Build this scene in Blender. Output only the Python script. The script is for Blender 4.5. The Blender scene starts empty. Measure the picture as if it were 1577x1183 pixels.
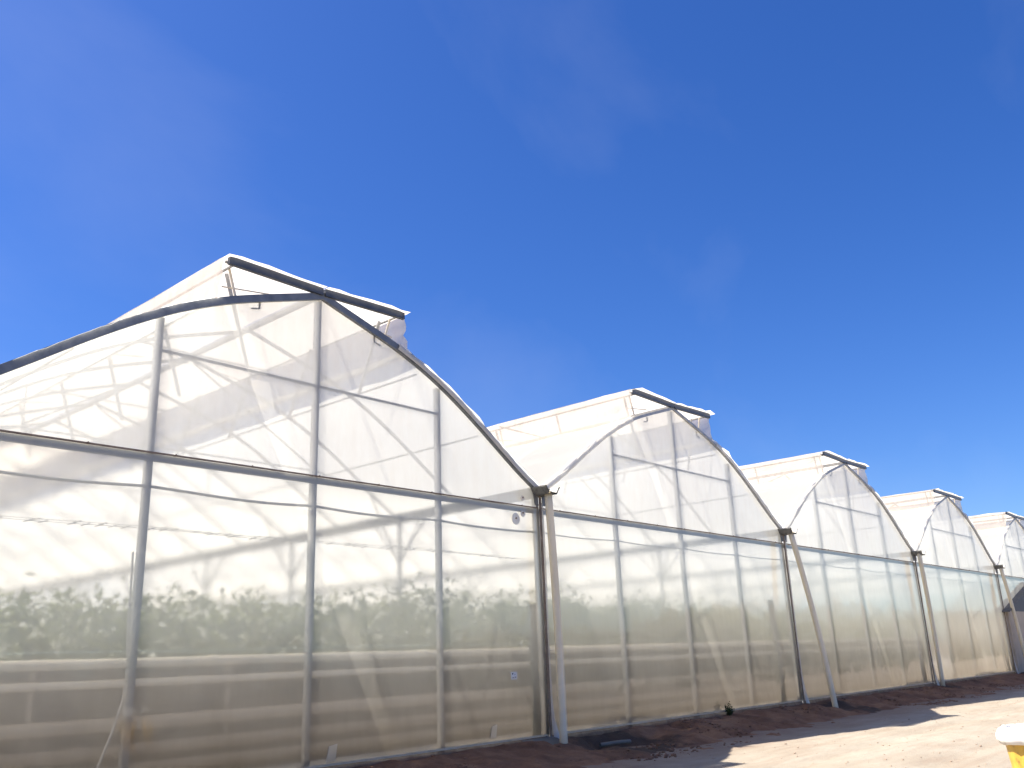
import bpy, bmesh, math, random
import numpy as np
from mathutils import Vector, Matrix, noise

random.seed(7)
sc = bpy.context.scene
col = sc.collection

# ------------------------------------------------------------------ camera
cd = bpy.data.cameras.new('camera')
cam = bpy.data.objects.new('camera', cd)
col.objects.link(cam)
cd.sensor_width = 36.0
cd.lens = 31.54
cd.clip_start = 0.05
cd.clip_end = 3000
R_ = Vector((0.67006, -0.74138, -0.03708))
U_ = Vector((-0.19294, -0.22219, 0.95572))
F_ = Vector((0.71679, 0.63324, 0.29192))
mw = Matrix(((R_.x, U_.x, -F_.x, -12.210), (R_.y, U_.y, -F_.y, -10.282),
             (R_.z, U_.z, -F_.z, 1.244), (0, 0, 0, 1)))
cam.matrix_world = mw
sc.camera = cam

# ------------------------------------------------------------------ world and sun
SUN = Vector((-2.15, 2.1, 4.39)).normalized()          # towards the sun
SUN_EL = math.asin(SUN.z)
SUN_AZ = math.atan2(SUN.x, SUN.y)                      # clockwise from +Y
SKY_STRENGTH = 0.074
SUN_STRENGTH = 5.0
EXPOSURE = 1.28

w = bpy.data.worlds.new('World')
sc.world = w
w.use_nodes = True
nt = w.node_tree
nt.nodes.clear()
out = nt.nodes.new('ShaderNodeOutputWorld')
bg = nt.nodes.new('ShaderNodeBackground')
bg.inputs['Strength'].default_value = SKY_STRENGTH
sky = nt.nodes.new('ShaderNodeTexSky')
sky.sky_type = 'NISHITA'
sky.sun_disc = False
sky.sun_elevation = SUN_EL
sky.sun_rotation = SUN_AZ
sky.altitude = 300
sky.air_density = 1.0
sky.dust_density = 1.0
sky.ozone_density = 8.0
hsv = nt.nodes.new('ShaderNodeHueSaturation')
hsv.inputs['Saturation'].default_value = 1.21
hsv.inputs['Hue'].default_value = 0.514
# thin cirrus over the whole dome
tc = nt.nodes.new('ShaderNodeTexCoord')
mp = nt.nodes.new('ShaderNodeMapping')
mp.inputs['Rotation'].default_value = (0.3, 0.2, 0.5)
mp.inputs['Scale'].default_value = (1.6, 4.2, 3.2)
nz = nt.nodes.new('ShaderNodeTexNoise')
nz.inputs['Scale'].default_value = 1.15
nz.inputs['Detail'].default_value = 7
nz.inputs['Roughness'].default_value = 0.52
nz.inputs['Distortion'].default_value = 0.25
rp = nt.nodes.new('ShaderNodeValToRGB')
rp.color_ramp.elements[0].position = 0.50
rp.color_ramp.elements[0].color = (0, 0, 0, 1)
rp.color_ramp.elements[1].position = 0.85
rp.color_ramp.elements[1].color = (0.09, 0.09, 0.09, 1)
mx = nt.nodes.new('ShaderNodeMix')
mx.data_type = 'RGBA'
mx.inputs[7].default_value = (5.2, 5.4, 6.2, 1)
L = nt.links.new
L(tc.outputs['Generated'], mp.inputs['Vector'])
L(mp.outputs[0], nz.inputs['Vector'])
L(nz.outputs[0], rp.inputs[0])
L(rp.outputs[0], mx.inputs[0])
L(sky.outputs[0], hsv.inputs['Color'])
L(hsv.outputs[0], mx.inputs[6])
L(mx.outputs[2], bg.inputs['Color'])
L(bg.outputs[0], out.inputs[0])

sd = bpy.data.lights.new('sun', 'SUN')
sd.energy = SUN_STRENGTH
sd.angle = math.radians(0.53)
sd.color = (1.0, 0.925, 0.82)
so = bpy.data.objects.new('sun', sd)
col.objects.link(so)
so.rotation_euler = (-SUN).to_track_quat('-Z', 'Y').to_euler()
so.location = (-30, 30, 60)

sc.view_settings.view_transform = 'Standard'
sc.view_settings.look = 'None'
sc.view_settings.exposure = EXPOSURE
sc.view_settings.gamma = 1.0
sc.view_settings.use_curve_mapping = False
sc.render.engine = 'CYCLES'
cy = sc.cycles
cy.use_denoising = True
cy.max_bounces = 14
cy.diffuse_bounces = 6
cy.glossy_bounces = 3
cy.transmission_bounces = 8
cy.transparent_max_bounces = 40
cy.caustics_reflective = False
cy.caustics_refractive = True
cy.sample_clamp_indirect = 6.0

# ------------------------------------------------------------------ materials
def mat(name):
    m = bpy.data.materials.new(name)
    m.use_nodes = True
    n = m.node_tree
    n.nodes.clear()
    return m, n

def node(n, t, **kw):
    x = n.nodes.new(t)
    for k, v in kw.items():
        x.inputs[k].default_value = v
    return x

def coords(n, scale=(1, 1, 1)):
    t = n.nodes.new('ShaderNodeTexCoord')
    g = n.nodes.new('ShaderNodeNewGeometry')
    m = n.nodes.new('ShaderNodeMapping')
    m.inputs['Scale'].default_value = scale
    n.links.new(g.outputs['Position'], m.inputs['Vector'])
    return m.outputs[0]

def ramp(n, fac, stops):
    r = n.nodes.new('ShaderNodeValToRGB')
    e = r.color_ramp.elements
    e[0].position, e[0].color = stops[0][0], (*stops[0][1], 1)
    e[1].position, e[1].color = stops[-1][0], (*stops[-1][1], 1)
    for p_, c_ in stops[1:-1]:
        k = e.new(p_)
        k.color = (*c_, 1)
    n.links.new(fac, r.inputs[0])
    return r.outputs[0]

def mixrgb(n, fac, a, b, mode='MIX'):
    m = n.nodes.new('ShaderNodeMix')
    m.data_type = 'RGBA'
    m.blend_type = mode
    for sock, v in ((0, fac), (6, a), (7, b)):
        if hasattr(v, 'is_output'):
            n.links.new(v, m.inputs[sock])
        else:
            m.inputs[sock].default_value = v if sock == 0 else (*v, 1)
    return m.outputs[2]

def math_(n, op, a, b=None, clamp=False):
    m = n.nodes.new('ShaderNodeMath')
    m.operation = op
    m.use_clamp = clamp
    for i, v in ((0, a), (1, b)):
        if v is None:
            continue
        if hasattr(v, 'is_output'):
            n.links.new(v, m.inputs[i])
        else:
            m.inputs[i].default_value = v
    return m.outputs[0]

def noise_tex(n, vec, scale, detail=4, rough=0.55, dist=0.0):
    t = node(n, 'ShaderNodeTexNoise', Scale=scale, Detail=detail, Roughness=rough, Distortion=dist)
    n.links.new(vec, t.inputs['Vector'])
    return t.outputs[0]

def bump(n, height, strength, dist=0.02):
    b = node(n, 'ShaderNodeBump', Strength=strength, Distance=dist)
    n.links.new(height, b.inputs['Height'])
    return b.outputs[0]

def film(name, clear, back, tint, refl=0.06, gloss=0.25, rough=0.1, dirt=(0.62, 0.53, 0.42), dirt_amt=0.25, wave=0.25, blur=0.0, splash=False, body=(0.97, 0.97, 0.95)):
    """Thin polythene: part of the light goes straight through, the rest is scattered."""
    m, n = mat(name)
    o = n.nodes.new('ShaderNodeOutputMaterial')
    v = coords(n)
    big = noise_tex(n, coords(n, (0.9, 0.9, 0.5)), 1.0, 3)
    fine = noise_tex(n, coords(n, (3, 3, 0.8)), 2.2, 6, 0.65)
    d = math_(n, 'MULTIPLY', ramp(n, fine, [(0.38, (0, 0, 0)), (0.8, (1, 1, 1))]), dirt_amt)
    if splash:
        # mud splashed up from the ground, thinning out with height
        sp = n.nodes.new('ShaderNodeSeparateXYZ')
        n.links.new(v, sp.inputs[0])
        hz = node(n, 'ShaderNodeMapRange')
        hz.inputs['From Min'].default_value = 2.1
        hz.inputs['From Max'].default_value = 0.0
        n.links.new(math_(n, 'ADD', sp.outputs[2], math_(n, 'MULTIPLY', big, 0.9)), hz.inputs['Value'])
        d = math_(n, 'ADD', d, math_(n, 'MULTIPLY', hz.outputs[0], 1.0), True)
    c = mixrgb(n, d, tint, dirt)
    wv = noise_tex(n, coords(n, (1.0, 1.0, 0.45)), 1.3, 3, 0.5, 0.6)
    nrm = bump(n, wv, wave, 0.12)
    df = n.nodes.new('ShaderNodeBsdfDiffuse')
    tl = n.nodes.new('ShaderNodeBsdfTranslucent')
    n.links.new(c, df.inputs['Color'])
    n.links.new(c, tl.inputs['Color'])
    n.links.new(nrm, df.inputs['Normal'])
    sca = n.nodes.new('ShaderNodeMixShader')
    sca.inputs[0].default_value = back
    n.links.new(df.outputs[0], sca.inputs[1])
    n.links.new(tl.outputs[0], sca.inputs[2])
    if blur:
        tr = node(n, 'ShaderNodeBsdfRefraction', Color=(*body, 1), Roughness=blur, IOR=1.014)
    else:
        tr = node(n, 'ShaderNodeBsdfTransparent', Color=(0.97, 0.97, 0.95, 1))
    lw = node(n, 'ShaderNodeLayerWeight', Blend=0.5)
    fc = math_(n, 'POWER', lw.outputs['Facing'], 2.0)
    clr = math_(n, 'MULTIPLY', math_(n, 'SUBTRACT', 1.0, math_(n, 'MULTIPLY', fc, 0.9)), clear)
    clr = math_(n, 'MULTIPLY', clr, math_(n, 'ADD', 0.90, math_(n, 'MULTIPLY', big, 0.2)), True)
    m1 = n.nodes.new('ShaderNodeMixShader')
    n.links.new(clr, m1.inputs[0])
    n.links.new(sca.outputs[0], m1.inputs[1])
    n.links.new(tr.outputs[0], m1.inputs[2])
    gl = node(n, 'ShaderNodeBsdfGlossy', Roughness=rough, Color=(0.98, 0.94, 0.86, 1))
    n.links.new(nrm, gl.inputs['Normal'])
    rf = math_(n, 'ADD', math_(n, 'MULTIPLY', math_(n, 'POWER', lw.outputs['Facing'], 3.0), gloss), refl, True)
    m2 = n.nodes.new('ShaderNodeMixShader')
    n.links.new(rf, m2.inputs[0])
    n.links.new(m1.outputs[0], m2.inputs[1])
    n.links.new(gl.outputs[0], m2.inputs[2])
    n.links.new(m2.outputs[0], o.inputs[0])
    return m

def pbr(name, stops, scale=4, rough=0.6, metal=0.0, bmp=0.0, bscale=40, detail=5, sc3=(1, 1, 1), rough_var=0.15):
    m, n = mat(name)
    o = n.nodes.new('ShaderNodeOutputMaterial')
    b = n.nodes.new('ShaderNodeBsdfPrincipled')
    v = coords(n, sc3)
    f = noise_tex(n, v, scale, detail, 0.6)
    n.links.new(ramp(n, f, stops), b.inputs['Base Color'])
    b.inputs['Metallic'].default_value = metal
    r = math_(n, 'ADD', math_(n, 'MULTIPLY', math_(n, 'SUBTRACT', f, 0.5), rough_var), rough, True)
    n.links.new(r, b.inputs['Roughness'])
    if bmp:
        n.links.new(bump(n, noise_tex(n, v, bscale, 5, 0.65), bmp, 0.01), b.inputs['Normal'])
    n.links.new(b.outputs[0], o.inputs[0])
    return m

M = {}
M['gable'] = film('gable_film', 0.31, 0.78, (0.885, 0.885, 0.84), blur=0.42, body=(0.91, 0.90, 0.85))
M['gable_low'] = film('lower_film', 0.56, 0.76, (0.89, 0.88, 0.81), refl=0.06, gloss=0.65, rough=0.07, wave=0.10, dirt=(0.13, 0.095, 0.055), dirt_amt=0.10, blur=0.72, splash=True, body=(0.92, 0.895, 0.815))
M['roof'] = film('roof_film', 0.06, 0.78, (0.94, 0.94, 0.885), refl=0.03, gloss=0.12, dirt_amt=0.05, wave=0.1)
M['curtain'] = film('curtain_film', 0.34, 0.42, (0.66, 0.60, 0.52), refl=0.03, gloss=0.1, dirt=(0.66, 0.48, 0.34), dirt_amt=0.5, wave=0.8)
M['flap'] = film('vent_flap_film', 0.12, 0.64, (0.86, 0.815, 0.74), refl=0.03, gloss=0.1, dirt_amt=0.25, wave=0.3)
M['hem'] = film('film_hem', 0.10, 0.5, (0.88, 0.86, 0.83), dirt_amt=0.4, wave=0.8)
M['skirt'] = film('dirty_skirt_film', 0.12, 0.3, (0.30, 0.225, 0.145), refl=0.01, gloss=0.03, dirt=(0.14, 0.085, 0.045), dirt_amt=0.95, wave=0.8)
M['steel'] = pbr('galvanised_steel', [(0.3, (0.30, 0.31, 0.325)), (0.55, (0.40, 0.405, 0.41)), (0.75, (0.48, 0.475, 0.465))], 9, 0.5, 0.3, 0.1, 60)
M['hoop'] = pbr('pale_galvanised_hoop', [(0.3, (0.34, 0.35, 0.365)), (0.7, (0.48, 0.485, 0.49))], 9, 0.5, 0.2)
M['arch'] = pbr('arch_steel', [(0.3, (0.13, 0.142, 0.16)), (0.7, (0.21, 0.222, 0.24))], 7, 0.45, 0.4, 0.1, 50)
M['dark'] = pbr('dark_vent_beam', [(0.3, (0.035, 0.045, 0.07)), (0.7, (0.07, 0.08, 0.10))], 8, 0.4, 0.3, 0.1, 50)
M['gutter'] = pbr('gutter_steel', [(0.25, (0.09, 0.085, 0.08)), (0.5, (0.20, 0.20, 0.195)), (0.75, (0.28, 0.27, 0.25))], 14, 0.55, 0.5, 0.2, 40)
M['rust'] = pbr('rusty_seam', [(0.3, (0.17, 0.125, 0.09)), (0.55, (0.25, 0.195, 0.15)), (0.8, (0.34, 0.28, 0.225))], 9, 0.7, 0.1, 0.2, 60)
M['pvc'] = pbr('grey_pvc', [(0.3, (0.80, 0.68, 0.46)), (0.6, (0.86, 0.745, 0.53)), (0.8, (0.89, 0.80, 0.60))], 3, 0.5, 0.0, 0.06, 60, sc3=(1, 1, 0.35))
M['rail'] = pbr('pale_pipe', [(0.3, (0.74, 0.66, 0.54)), (0.7, (0.86, 0.79, 0.67))], 6, 0.6, 0, 0.1, 40)
M['sheet'] = pbr('brown_sheet', [(0.3, (0.045, 0.033, 0.023)), (0.5, (0.075, 0.057, 0.04)), (0.75, (0.105, 0.082, 0.06))], 2.5, 0.75, 0, 0.3, 9)
M['rail_mid'] = pbr('tan_pipe', [(0.3, (0.40, 0.33, 0.26)), (0.7, (0.56, 0.48, 0.39))], 6, 0.7, 0, 0.1, 40)  # third pipe from the top, darker than the two above
M['rail_dark'] = pbr('brown_pipe', [(0.3, (0.27, 0.215, 0.165)), (0.7, (0.40, 0.33, 0.26))], 6, 0.8, 0, 0.1, 40)  # lowest two pipes and the support posts, darker again
M['lath'] = pbr('white_lath', [(0.3, (0.58, 0.46, 0.30)), (0.7, (0.76, 0.62, 0.43))], 8, 0.6)
M['white'] = pbr('white_plastic', [(0.3, (0.52, 0.47, 0.40)), (0.45, (0.72, 0.70, 0.66)), (0.7, (0.80, 0.79, 0.77))], 7, 0.5, 0, 0.3, 18)
M['yellow'] = pbr('yellow_plastic', [(0.32, (0.24, 0.14, 0.05)), (0.42, (0.56, 0.34, 0.055)), (0.6, (0.66, 0.42, 0.07)), (0.75, (0.56, 0.33, 0.055))], 11, 0.45, 0, 0.08, 40)
M['black'] = pbr('black_plastic', [(0.3, (0.015, 0.015, 0.015)), (0.7, (0.035, 0.033, 0.03))], 12, 0.6, 0, 0.3, 30)
M['greyp'] = pbr('grey_sheet', [(0.3, (0.13, 0.115, 0.09)), (0.7, (0.22, 0.19, 0.15))], 6, 0.6, 0, 0.3, 14)
M['postgreen'] = pbr('dark_green_paint', [(0.3, (0.035, 0.05, 0.04)), (0.7, (0.06, 0.075, 0.06))], 5, 0.6)
M['roofgrey'] = pbr('shed_roof', [(0.3, (0.06, 0.06, 0.065)), (0.7, (0.11, 0.11, 0.115))], 4, 0.6, 0, 0.1, 20)
M['shedwall'] = pbr('shed_wall', [(0.3, (0.50, 0.40, 0.28)), (0.7, (0.60, 0.49, 0.36))], 3, 0.7, 0, 0.1, 30)
M['wire'] = pbr('wire', [(0.3, (0.12, 0.12, 0.12)), (0.7, (0.22, 0.22, 0.22))], 12, 0.5, 0.4)
M['teal'] = pbr('teal_string', [(0.3, (0.25, 0.42, 0.42)), (0.7, (0.36, 0.52, 0.52))], 12, 0.7)
M['hose'] = pbr('white_hose', [(0.3, (0.6, 0.58, 0.54)), (0.7, (0.72, 0.70, 0.66))], 8, 0.5)
M['bark'] = pbr('stem', [(0.3, (0.06, 0.07, 0.03)), (0.7, (0.10, 0.11, 0.05))], 12, 0.8)
M['stone'] = pbr('stone', [(0.3, (0.22, 0.15, 0.10)), (0.7, (0.42, 0.33, 0.25))], 14, 0.9, 0, 0.4, 40)
M['clod'] = pbr('soil_clod', [(0.3, (0.13, 0.066, 0.036)), (0.7, (0.25, 0.135, 0.08))], 9, 0.95, 0, 0.5, 40)

def leaf_mat(name, lo, hi):
    m, n = mat(name)
    o = n.nodes.new('ShaderNodeOutputMaterial')
    f = noise_tex(n, coords(n), 2.6, 4, 0.6)
    c = ramp(n, f, [(0.3, lo), (0.72, hi)])
    b = node(n, 'ShaderNodeBsdfPrincipled', Roughness=0.55)
    n.links.new(c, b.inputs['Base Color'])
    t = n.nodes.new('ShaderNodeBsdfTranslucent')
    n.links.new(mixrgb(n, 1.0, c, (1.5, 1.6, 0.7), 'MULTIPLY'), t.inputs[0])
    x = n.nodes.new('ShaderNodeMixShader')
    x.inputs[0].default_value = 0.5
    n.links.new(b.outputs[0], x.inputs[1])
    n.links.new(t.outputs[0], x.inputs[2])
    n.links.new(x.outputs[0], o.inputs[0])
    return m
M['leaf'] = leaf_mat('crop_leaf', (0.11, 0.125, 0.08), (0.22, 0.235, 0.155))
M['weed'] = leaf_mat('weed_leaf', (0.02, 0.035, 0.012), (0.05, 0.075, 0.03))

def ground_mat():
    m, n = mat('sandy_road')
    o = n.nodes.new('ShaderNodeOutputMaterial')
    b = node(n, 'ShaderNodeBsdfPrincipled', Roughness=0.95)
    v = coords(n)
    a = noise_tex(n, v, 0.55, 6, 0.6, 0.4)
    c1 = ramp(n, a, [(0.3, (0.265, 0.226, 0.170)), (0.5, (0.305, 0.270, 0.212)), (0.7, (0.345, 0.315, 0.255))])
    st = noise_tex(n, coords(n, (0.35, 2.2, 1)), 1.6, 4, 0.6, 0.3)
    c2 = mixrgb(n, math_(n, 'MULTIPLY', ramp(n, st, [(0.45, (0, 0, 0)), (0.7, (1, 1, 1))]), 0.55), c1, (0.24, 0.18, 0.13))
    g = noise_tex(n, v, 55, 4, 0.7)
    c3 = mixrgb(n, math_(n, 'MULTIPLY', ramp(n, g, [(0.55, (0, 0, 0)), (0.72, (1, 1, 1))]), 0.28), c2, (0.33, 0.24, 0.17))
    sp = n.nodes.new('ShaderNodeSeparateXYZ')
    n.links.new(v, sp.inputs[0])
    mr = node(n, 'ShaderNodeMapRange')
    mr.inputs['From Min'].default_value = -3.0
    mr.inputs['From Max'].default_value = -1.2
    n.links.new(math_(n, 'ADD', sp.outputs[1], math_(n, 'MULTIPLY', math_(n, 'SUBTRACT', noise_tex(n, v, 1.1, 6, 0.65), 0.5), 3.0)), mr.inputs['Value'])
    c3 = mixrgb(n, math_(n, 'MULTIPLY', mr.outputs[0], 0.75), c3, (0.16, 0.088, 0.055))
    n.links.new(c3, b.inputs['Base Color'])
    h = math_(n, 'ADD', math_(n, 'MULTIPLY', noise_tex(n, v, 7, 6, 0.65), 0.7), math_(n, 'MULTIPLY', g, 0.25))
    n.links.new(bump(n, h, 0.6, 0.06), b.inputs['Normal'])
    n.links.new(b.outputs[0], o.inputs[0])
    return m
def bank_mat():
    m, n = mat('red_brown_soil')
    o = n.nodes.new('ShaderNodeOutputMaterial')
    b = node(n, 'ShaderNodeBsdfPrincipled', Roughness=0.95)
    v = coords(n)
    a = noise_tex(n, v, 1.3, 6, 0.65, 0.5)
    c1 = ramp(n, a, [(0.28, (0.105, 0.046, 0.022)), (0.5, (0.205, 0.098, 0.05)), (0.72, (0.30, 0.165, 0.09))])
    g = noise_tex(n, v, 30, 5, 0.7)
    c3 = mixrgb(n, math_(n, 'MULTIPLY', ramp(n, g, [(0.5, (0, 0, 0)), (0.75, (1, 1, 1))]), 0.45), c1, (0.085, 0.04, 0.02))
    # soil colour painted darker in the hollows round the downpipe feet
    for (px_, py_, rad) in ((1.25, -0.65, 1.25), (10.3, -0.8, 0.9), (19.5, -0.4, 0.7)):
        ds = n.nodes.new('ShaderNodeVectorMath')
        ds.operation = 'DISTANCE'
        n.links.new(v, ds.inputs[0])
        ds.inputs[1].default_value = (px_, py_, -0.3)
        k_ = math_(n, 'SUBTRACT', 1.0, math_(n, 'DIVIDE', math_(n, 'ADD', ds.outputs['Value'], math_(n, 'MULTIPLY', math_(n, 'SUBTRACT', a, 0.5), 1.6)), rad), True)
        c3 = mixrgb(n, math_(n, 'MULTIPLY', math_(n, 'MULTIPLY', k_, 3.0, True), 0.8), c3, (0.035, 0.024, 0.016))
    n.links.new(c3, b.inputs['Base Color'])
    h = math_(n, 'ADD', math_(n, 'MULTIPLY', noise_tex(n, v, 5, 7, 0.7), 1.0), math_(n, 'MULTIPLY', g, 0.3))
    n.links.new(bump(n, h, 0.8, 0.07), b.inputs['Normal'])
    n.links.new(b.outputs[0], o.inputs[0])
    return m
M['ground'] = ground_mat()
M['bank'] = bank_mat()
M['floor'] = pbr('pale_bounce_floor', [(0.3, (0.45, 0.43, 0.40)), (0.7, (0.65, 0.63, 0.60))], 1.5, 0.95, 0, 0.4, 12)  # floor colour set pale as an added reflector, bouncing light up inside

# ------------------------------------------------------------------ mesh helpers
class MB:
    def __init__(self):
        self.v, self.f = [], []
    def quadgrid(self, pts):
        """pts[i][j] -> grid of points"""
        b = len(self.v)
        nr, nc = len(pts), len(pts[0])
        for r in pts:
            self.v += [tuple(p) for p in r]
        for i in range(nr - 1):
            for j in range(nc - 1):
                self.f.append((b + i*nc + j, b + i*nc + j + 1, b + (i+1)*nc + j + 1, b + (i+1)*nc + j))
        return self
    def box(self, lo, hi):
        b = len(self.v)
        x0, y0, z0 = lo
        x1, y1, z1 = hi
        self.v += [(x0,y0,z0),(x1,y0,z0),(x1,y1,z0),(x0,y1,z0),(x0,y0,z1),(x1,y0,z1),(x1,y1,z1),(x0,y1,z1)]
        self.f += [tuple(b+i for i in q) for q in ((0,3,2,1),(4,5,6,7),(0,1,5,4),(1,2,6,5),(2,3,7,6),(3,0,4,7))]
        return self
    def bar(self, a, c, w_, h_, up=(0, 1, 0)):
        """rectangular bar from a to c: w_ along 'up', h_ across"""
        a, c = Vector(a), Vector(c)
        d = (c - a).normalized()
        u = Vector(up)
        u = (u - d * u.dot(d)).normalized()
        s = d.cross(u)
        b = len(self.v)
        for p in (a, c):
            for i, j in ((-1,-1),(1,-1),(1,1),(-1,1)):
                self.v.append(tuple(p + u*(i*w_/2) + s*(j*h_/2)))
        self.f += [tuple(b+i for i in q) for q in ((3,2,1,0),(4,5,6,7),(0,1,5,4),(1,2,6,5),(2,3,7,6),(3,0,4,7))]
        return self
    def tube(self, pts, r, n=10, cap=True):
        pts = [Vector(p) for p in pts]
        rs = r if isinstance(r, (list, tuple)) else [r]*len(pts)
        b = len(self.v)
        ref = None
        for i, p in enumerate(pts):
            d = (pts[min(i+1, len(pts)-1)] - pts[max(i-1, 0)]).normalized()
            if ref is None:
                ref = Vector((0, 0, 1)) if abs(d.z) < 0.9 else Vector((0, 1, 0))
            u = (ref - d*ref.dot(d)).normalized()
            s = d.cross(u)
            ref = u
            for k in range(n):
                t = 2*math.pi*k/n
                self.v.append(tuple(p + (u*math.cos(t) + s*math.sin(t))*rs[i]))
        m = len(pts)
        for i in range(m-1):
            for k in range(n):
                self.f.append((b+i*n+k, b+i*n+(k+1) % n, b+(i+1)*n+(k+1) % n, b+(i+1)*n+k))
        if cap:
            self.f.append(tuple(b+k for k in reversed(range(n))))
            self.f.append(tuple(b+(m-1)*n+k for k in range(n)))
        return self
    def sweep(self, pts, w_, h_):
        """rect section along a path in the XZ plane; w_ along Y, h_ in plane; pts (x,y,z)"""
        b = len(self.v)
        m = len(pts)
        P = [Vector(p) for p in pts]
        for i, p in enumerate(P):
            d = (P[min(i+1, m-1)] - P[max(i-1, 0)]).normalized()
            nr = Vector((-d.z, 0, d.x))
            for a_, c_ in ((-1,-1),(1,-1),(1,1),(-1,1)):
                self.v.append(tuple(p + Vector((0, a_*w_/2, 0)) + nr*(c_*h_/2)))
        for i in range(m-1):
            for k in range(4):
                self.f.append((b+i*4+k, b+i*4+(k+1) % 4, b+(i+1)*4+(k+1) % 4, b+(i+1)*4+k))
        self.f += [(b+3, b+2, b+1, b), tuple(b+(m-1)*4+k for k in range(4))]
        return self
    def lathe(self, prof, n=32, c=(0, 0, 0)):
        b = len(self.v)
        for r, z in prof:
            for k in range(n):
                t = 2*math.pi*k/n
                self.v.append((c[0]+r*math.cos(t), c[1]+r*math.sin(t), c[2]+z))
        for i in range(len(prof)-1):
            for k in range(n):
                self.f.append((b+i*n+k, b+i*n+(k+1) % n, b+(i+1)*n+(k+1) % n, b+(i+1)*n+k))
        return self
    def mesh(self, name, m, smooth=False):
        me = bpy.data.meshes.new(name)
        me.from_pydata(self.v, [], self.f)
        me.materials.append(m)
        if smooth:
            me.polygons.foreach_set('use_smooth', [True]*len(me.polygons))
        me.update()
        return me
    def build(self, name, m, parent=None, smooth=False, loc=(0, 0, 0)):
        return link(name, self.mesh(name, m, smooth), parent, loc)

def link(name, me, parent=None, loc=(0, 0, 0)):
    o = bpy.data.objects.new(name, me)
    col.objects.link(o)
    o.parent = parent
    o.location = loc
    return o

def empty(name, loc):
    o = bpy.data.objects.new(name, None)
    col.objects.link(o)
    o.location = loc
    o.empty_display_size = 0.3
    return o

def tag(o, label, cat, group=None):
    o['label'] = label
    o['category'] = cat
    if group:
        o['group'] = group
    return o

def fn(x, y, z=0.0, s=1.0):
    return noise.noise(Vector((x*s, y*s, z*s)))

# ------------------------------------------------------------------ dimensions
W = 9.6            # bay width
HW = W/2
ZB = 3.77          # gable beam
ZG = 4.09          # gutter
ZR = 6.50          # ridge
DEPTH = 34.2
SP = 1.9           # arch spacing
NA = 18
TS = [0, .05, .1, .15, .2, .25, .3, .35, .4, .45, .5]
TZ = [4.09, 4.37, 4.69, 5.02, 5.33, 5.61, 5.845, 6.04, 6.20, 6.35, 6.5]
def prof(x):
    """arch height at local x (-4.8 .. 4.8)"""
    s = (HW - abs(x))/W
    s = min(max(s, 0), .5)
    i = min(int(s/.05), 9)
    t = s/.05 - i
    def m(k):
        if k <= 0: return TZ[1]-TZ[0]
        if k >= 10: return TZ[10]-TZ[9]
        return (TZ[k+1]-TZ[k-1])/2
    h00 = 2*t**3-3*t**2+1; h10 = t**3-2*t**2+t; h01 = -2*t**3+3*t**2; h11 = t**3-t**2
    return h00*TZ[i] + h10*m(i) + h01*TZ[i+1] + h11*m(i+1)
XS = [-HW + W*i/48 for i in range(49)]

# ------------------------------------------------------------------ ground, bank, floor
def axis(dense0, dense1, step, far0, far1):
    a = []
    x = dense0
    while x < dense1:
        a.append(x); x += step
    a.append(dense1)
    d = step; x = dense0; pre = []
    while x > far0:
        d *= 1.35; x -= d; pre.append(max(x, far0))
    d = step; x = dense1; post = []
    while x < far1:
        d *= 1.35; x += d; post.append(min(x, far1))
    return pre[::-1] + a + post

def road_z(x, y):
    z = -0.30
    near = max(0, 1 - max(0, abs(x-8)-30)/30) * max(0, 1 - max(0, -y-14)/10)
    z += near*(0.022*fn(x, y, 1, .55) + 0.012*fn(x, y, 3, 2.1) + 0.006*fn(x, y, 5, 6))
    # shallow wheel ruts along the greenhouse
    for yc in (-4.3, -5.9):
        dd = (y - yc - 0.25*math.sin(x*.2))/0.24
        z -= near*(0.03 + .012*math.sin(x*16 + 8*abs(dd)))*math.exp(-dd*dd)
    return z

gx = axis(-16, 40, .16, -600, 900)
gy = axis(-10.5, -0.9, .08, -700, 1.0)
gy = [y for y in gy if y <= 0.6] + [1.0, 12, 40, 120, 400, 900]
mb = MB().quadgrid([[(x, y, road_z(x, y) if y < 0.7 else -0.34) for x in gx] for y in gy])
o = mb.build('ground', M['ground'], None, True)
o['kind'] = 'structure'

def pit(x, y, cx, cy_, rx, ry):
    return math.exp(-(((x-cx)/rx)**2 + ((y-cy_)/ry)**2))

def bank_z(x, y):
    wid = 1.5 + 0.4*fn(x, 0, 9, .3) + 0.15*fn(x, 0, 4, 1.1)
    t = max(0.0, -y)/wid
    if t < 0.08:
        z = -0.07
    else:
        k = min(1, (t-.08)/.92)
        z = -0.07 - 0.26*(k**1.3)
    a = min(1, max(.35, (-y)/.15))
    z += a*(0.075*fn(x, y, 2, 1.3) + 0.055*fn(x, y, 6, 3.2) + 0.03*fn(x, y, 8, 7.5))
    # rills running down the bank
    z -= a*0.06*max(0, fn(x*1.8 + 0.5*y, y*.4, 12, 1.0))*(1 if t < 1 else 0)
    # dug-out hollows round the foot of the downpipes
    z -= 0.30*pit(x, y, 1.25, -0.62, 1.05, .38)
    z -= 0.10*pit(x, y, 10.2, -0.75, .8, .35)
    z -= 0.07*pit(x, y, 19.4, -0.35, .7, .25)
    if t > 1:
        z -= 0.10*(t-1)
    return z
bx_ = axis(-13, 34, .09, -60, 60)
by_ = [0.12, 0.03] + [-0.055*i for i in range(0, 56)]
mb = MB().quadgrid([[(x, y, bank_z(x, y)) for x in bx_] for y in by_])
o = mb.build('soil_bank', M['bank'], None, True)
o['kind'] = 'structure'

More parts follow.
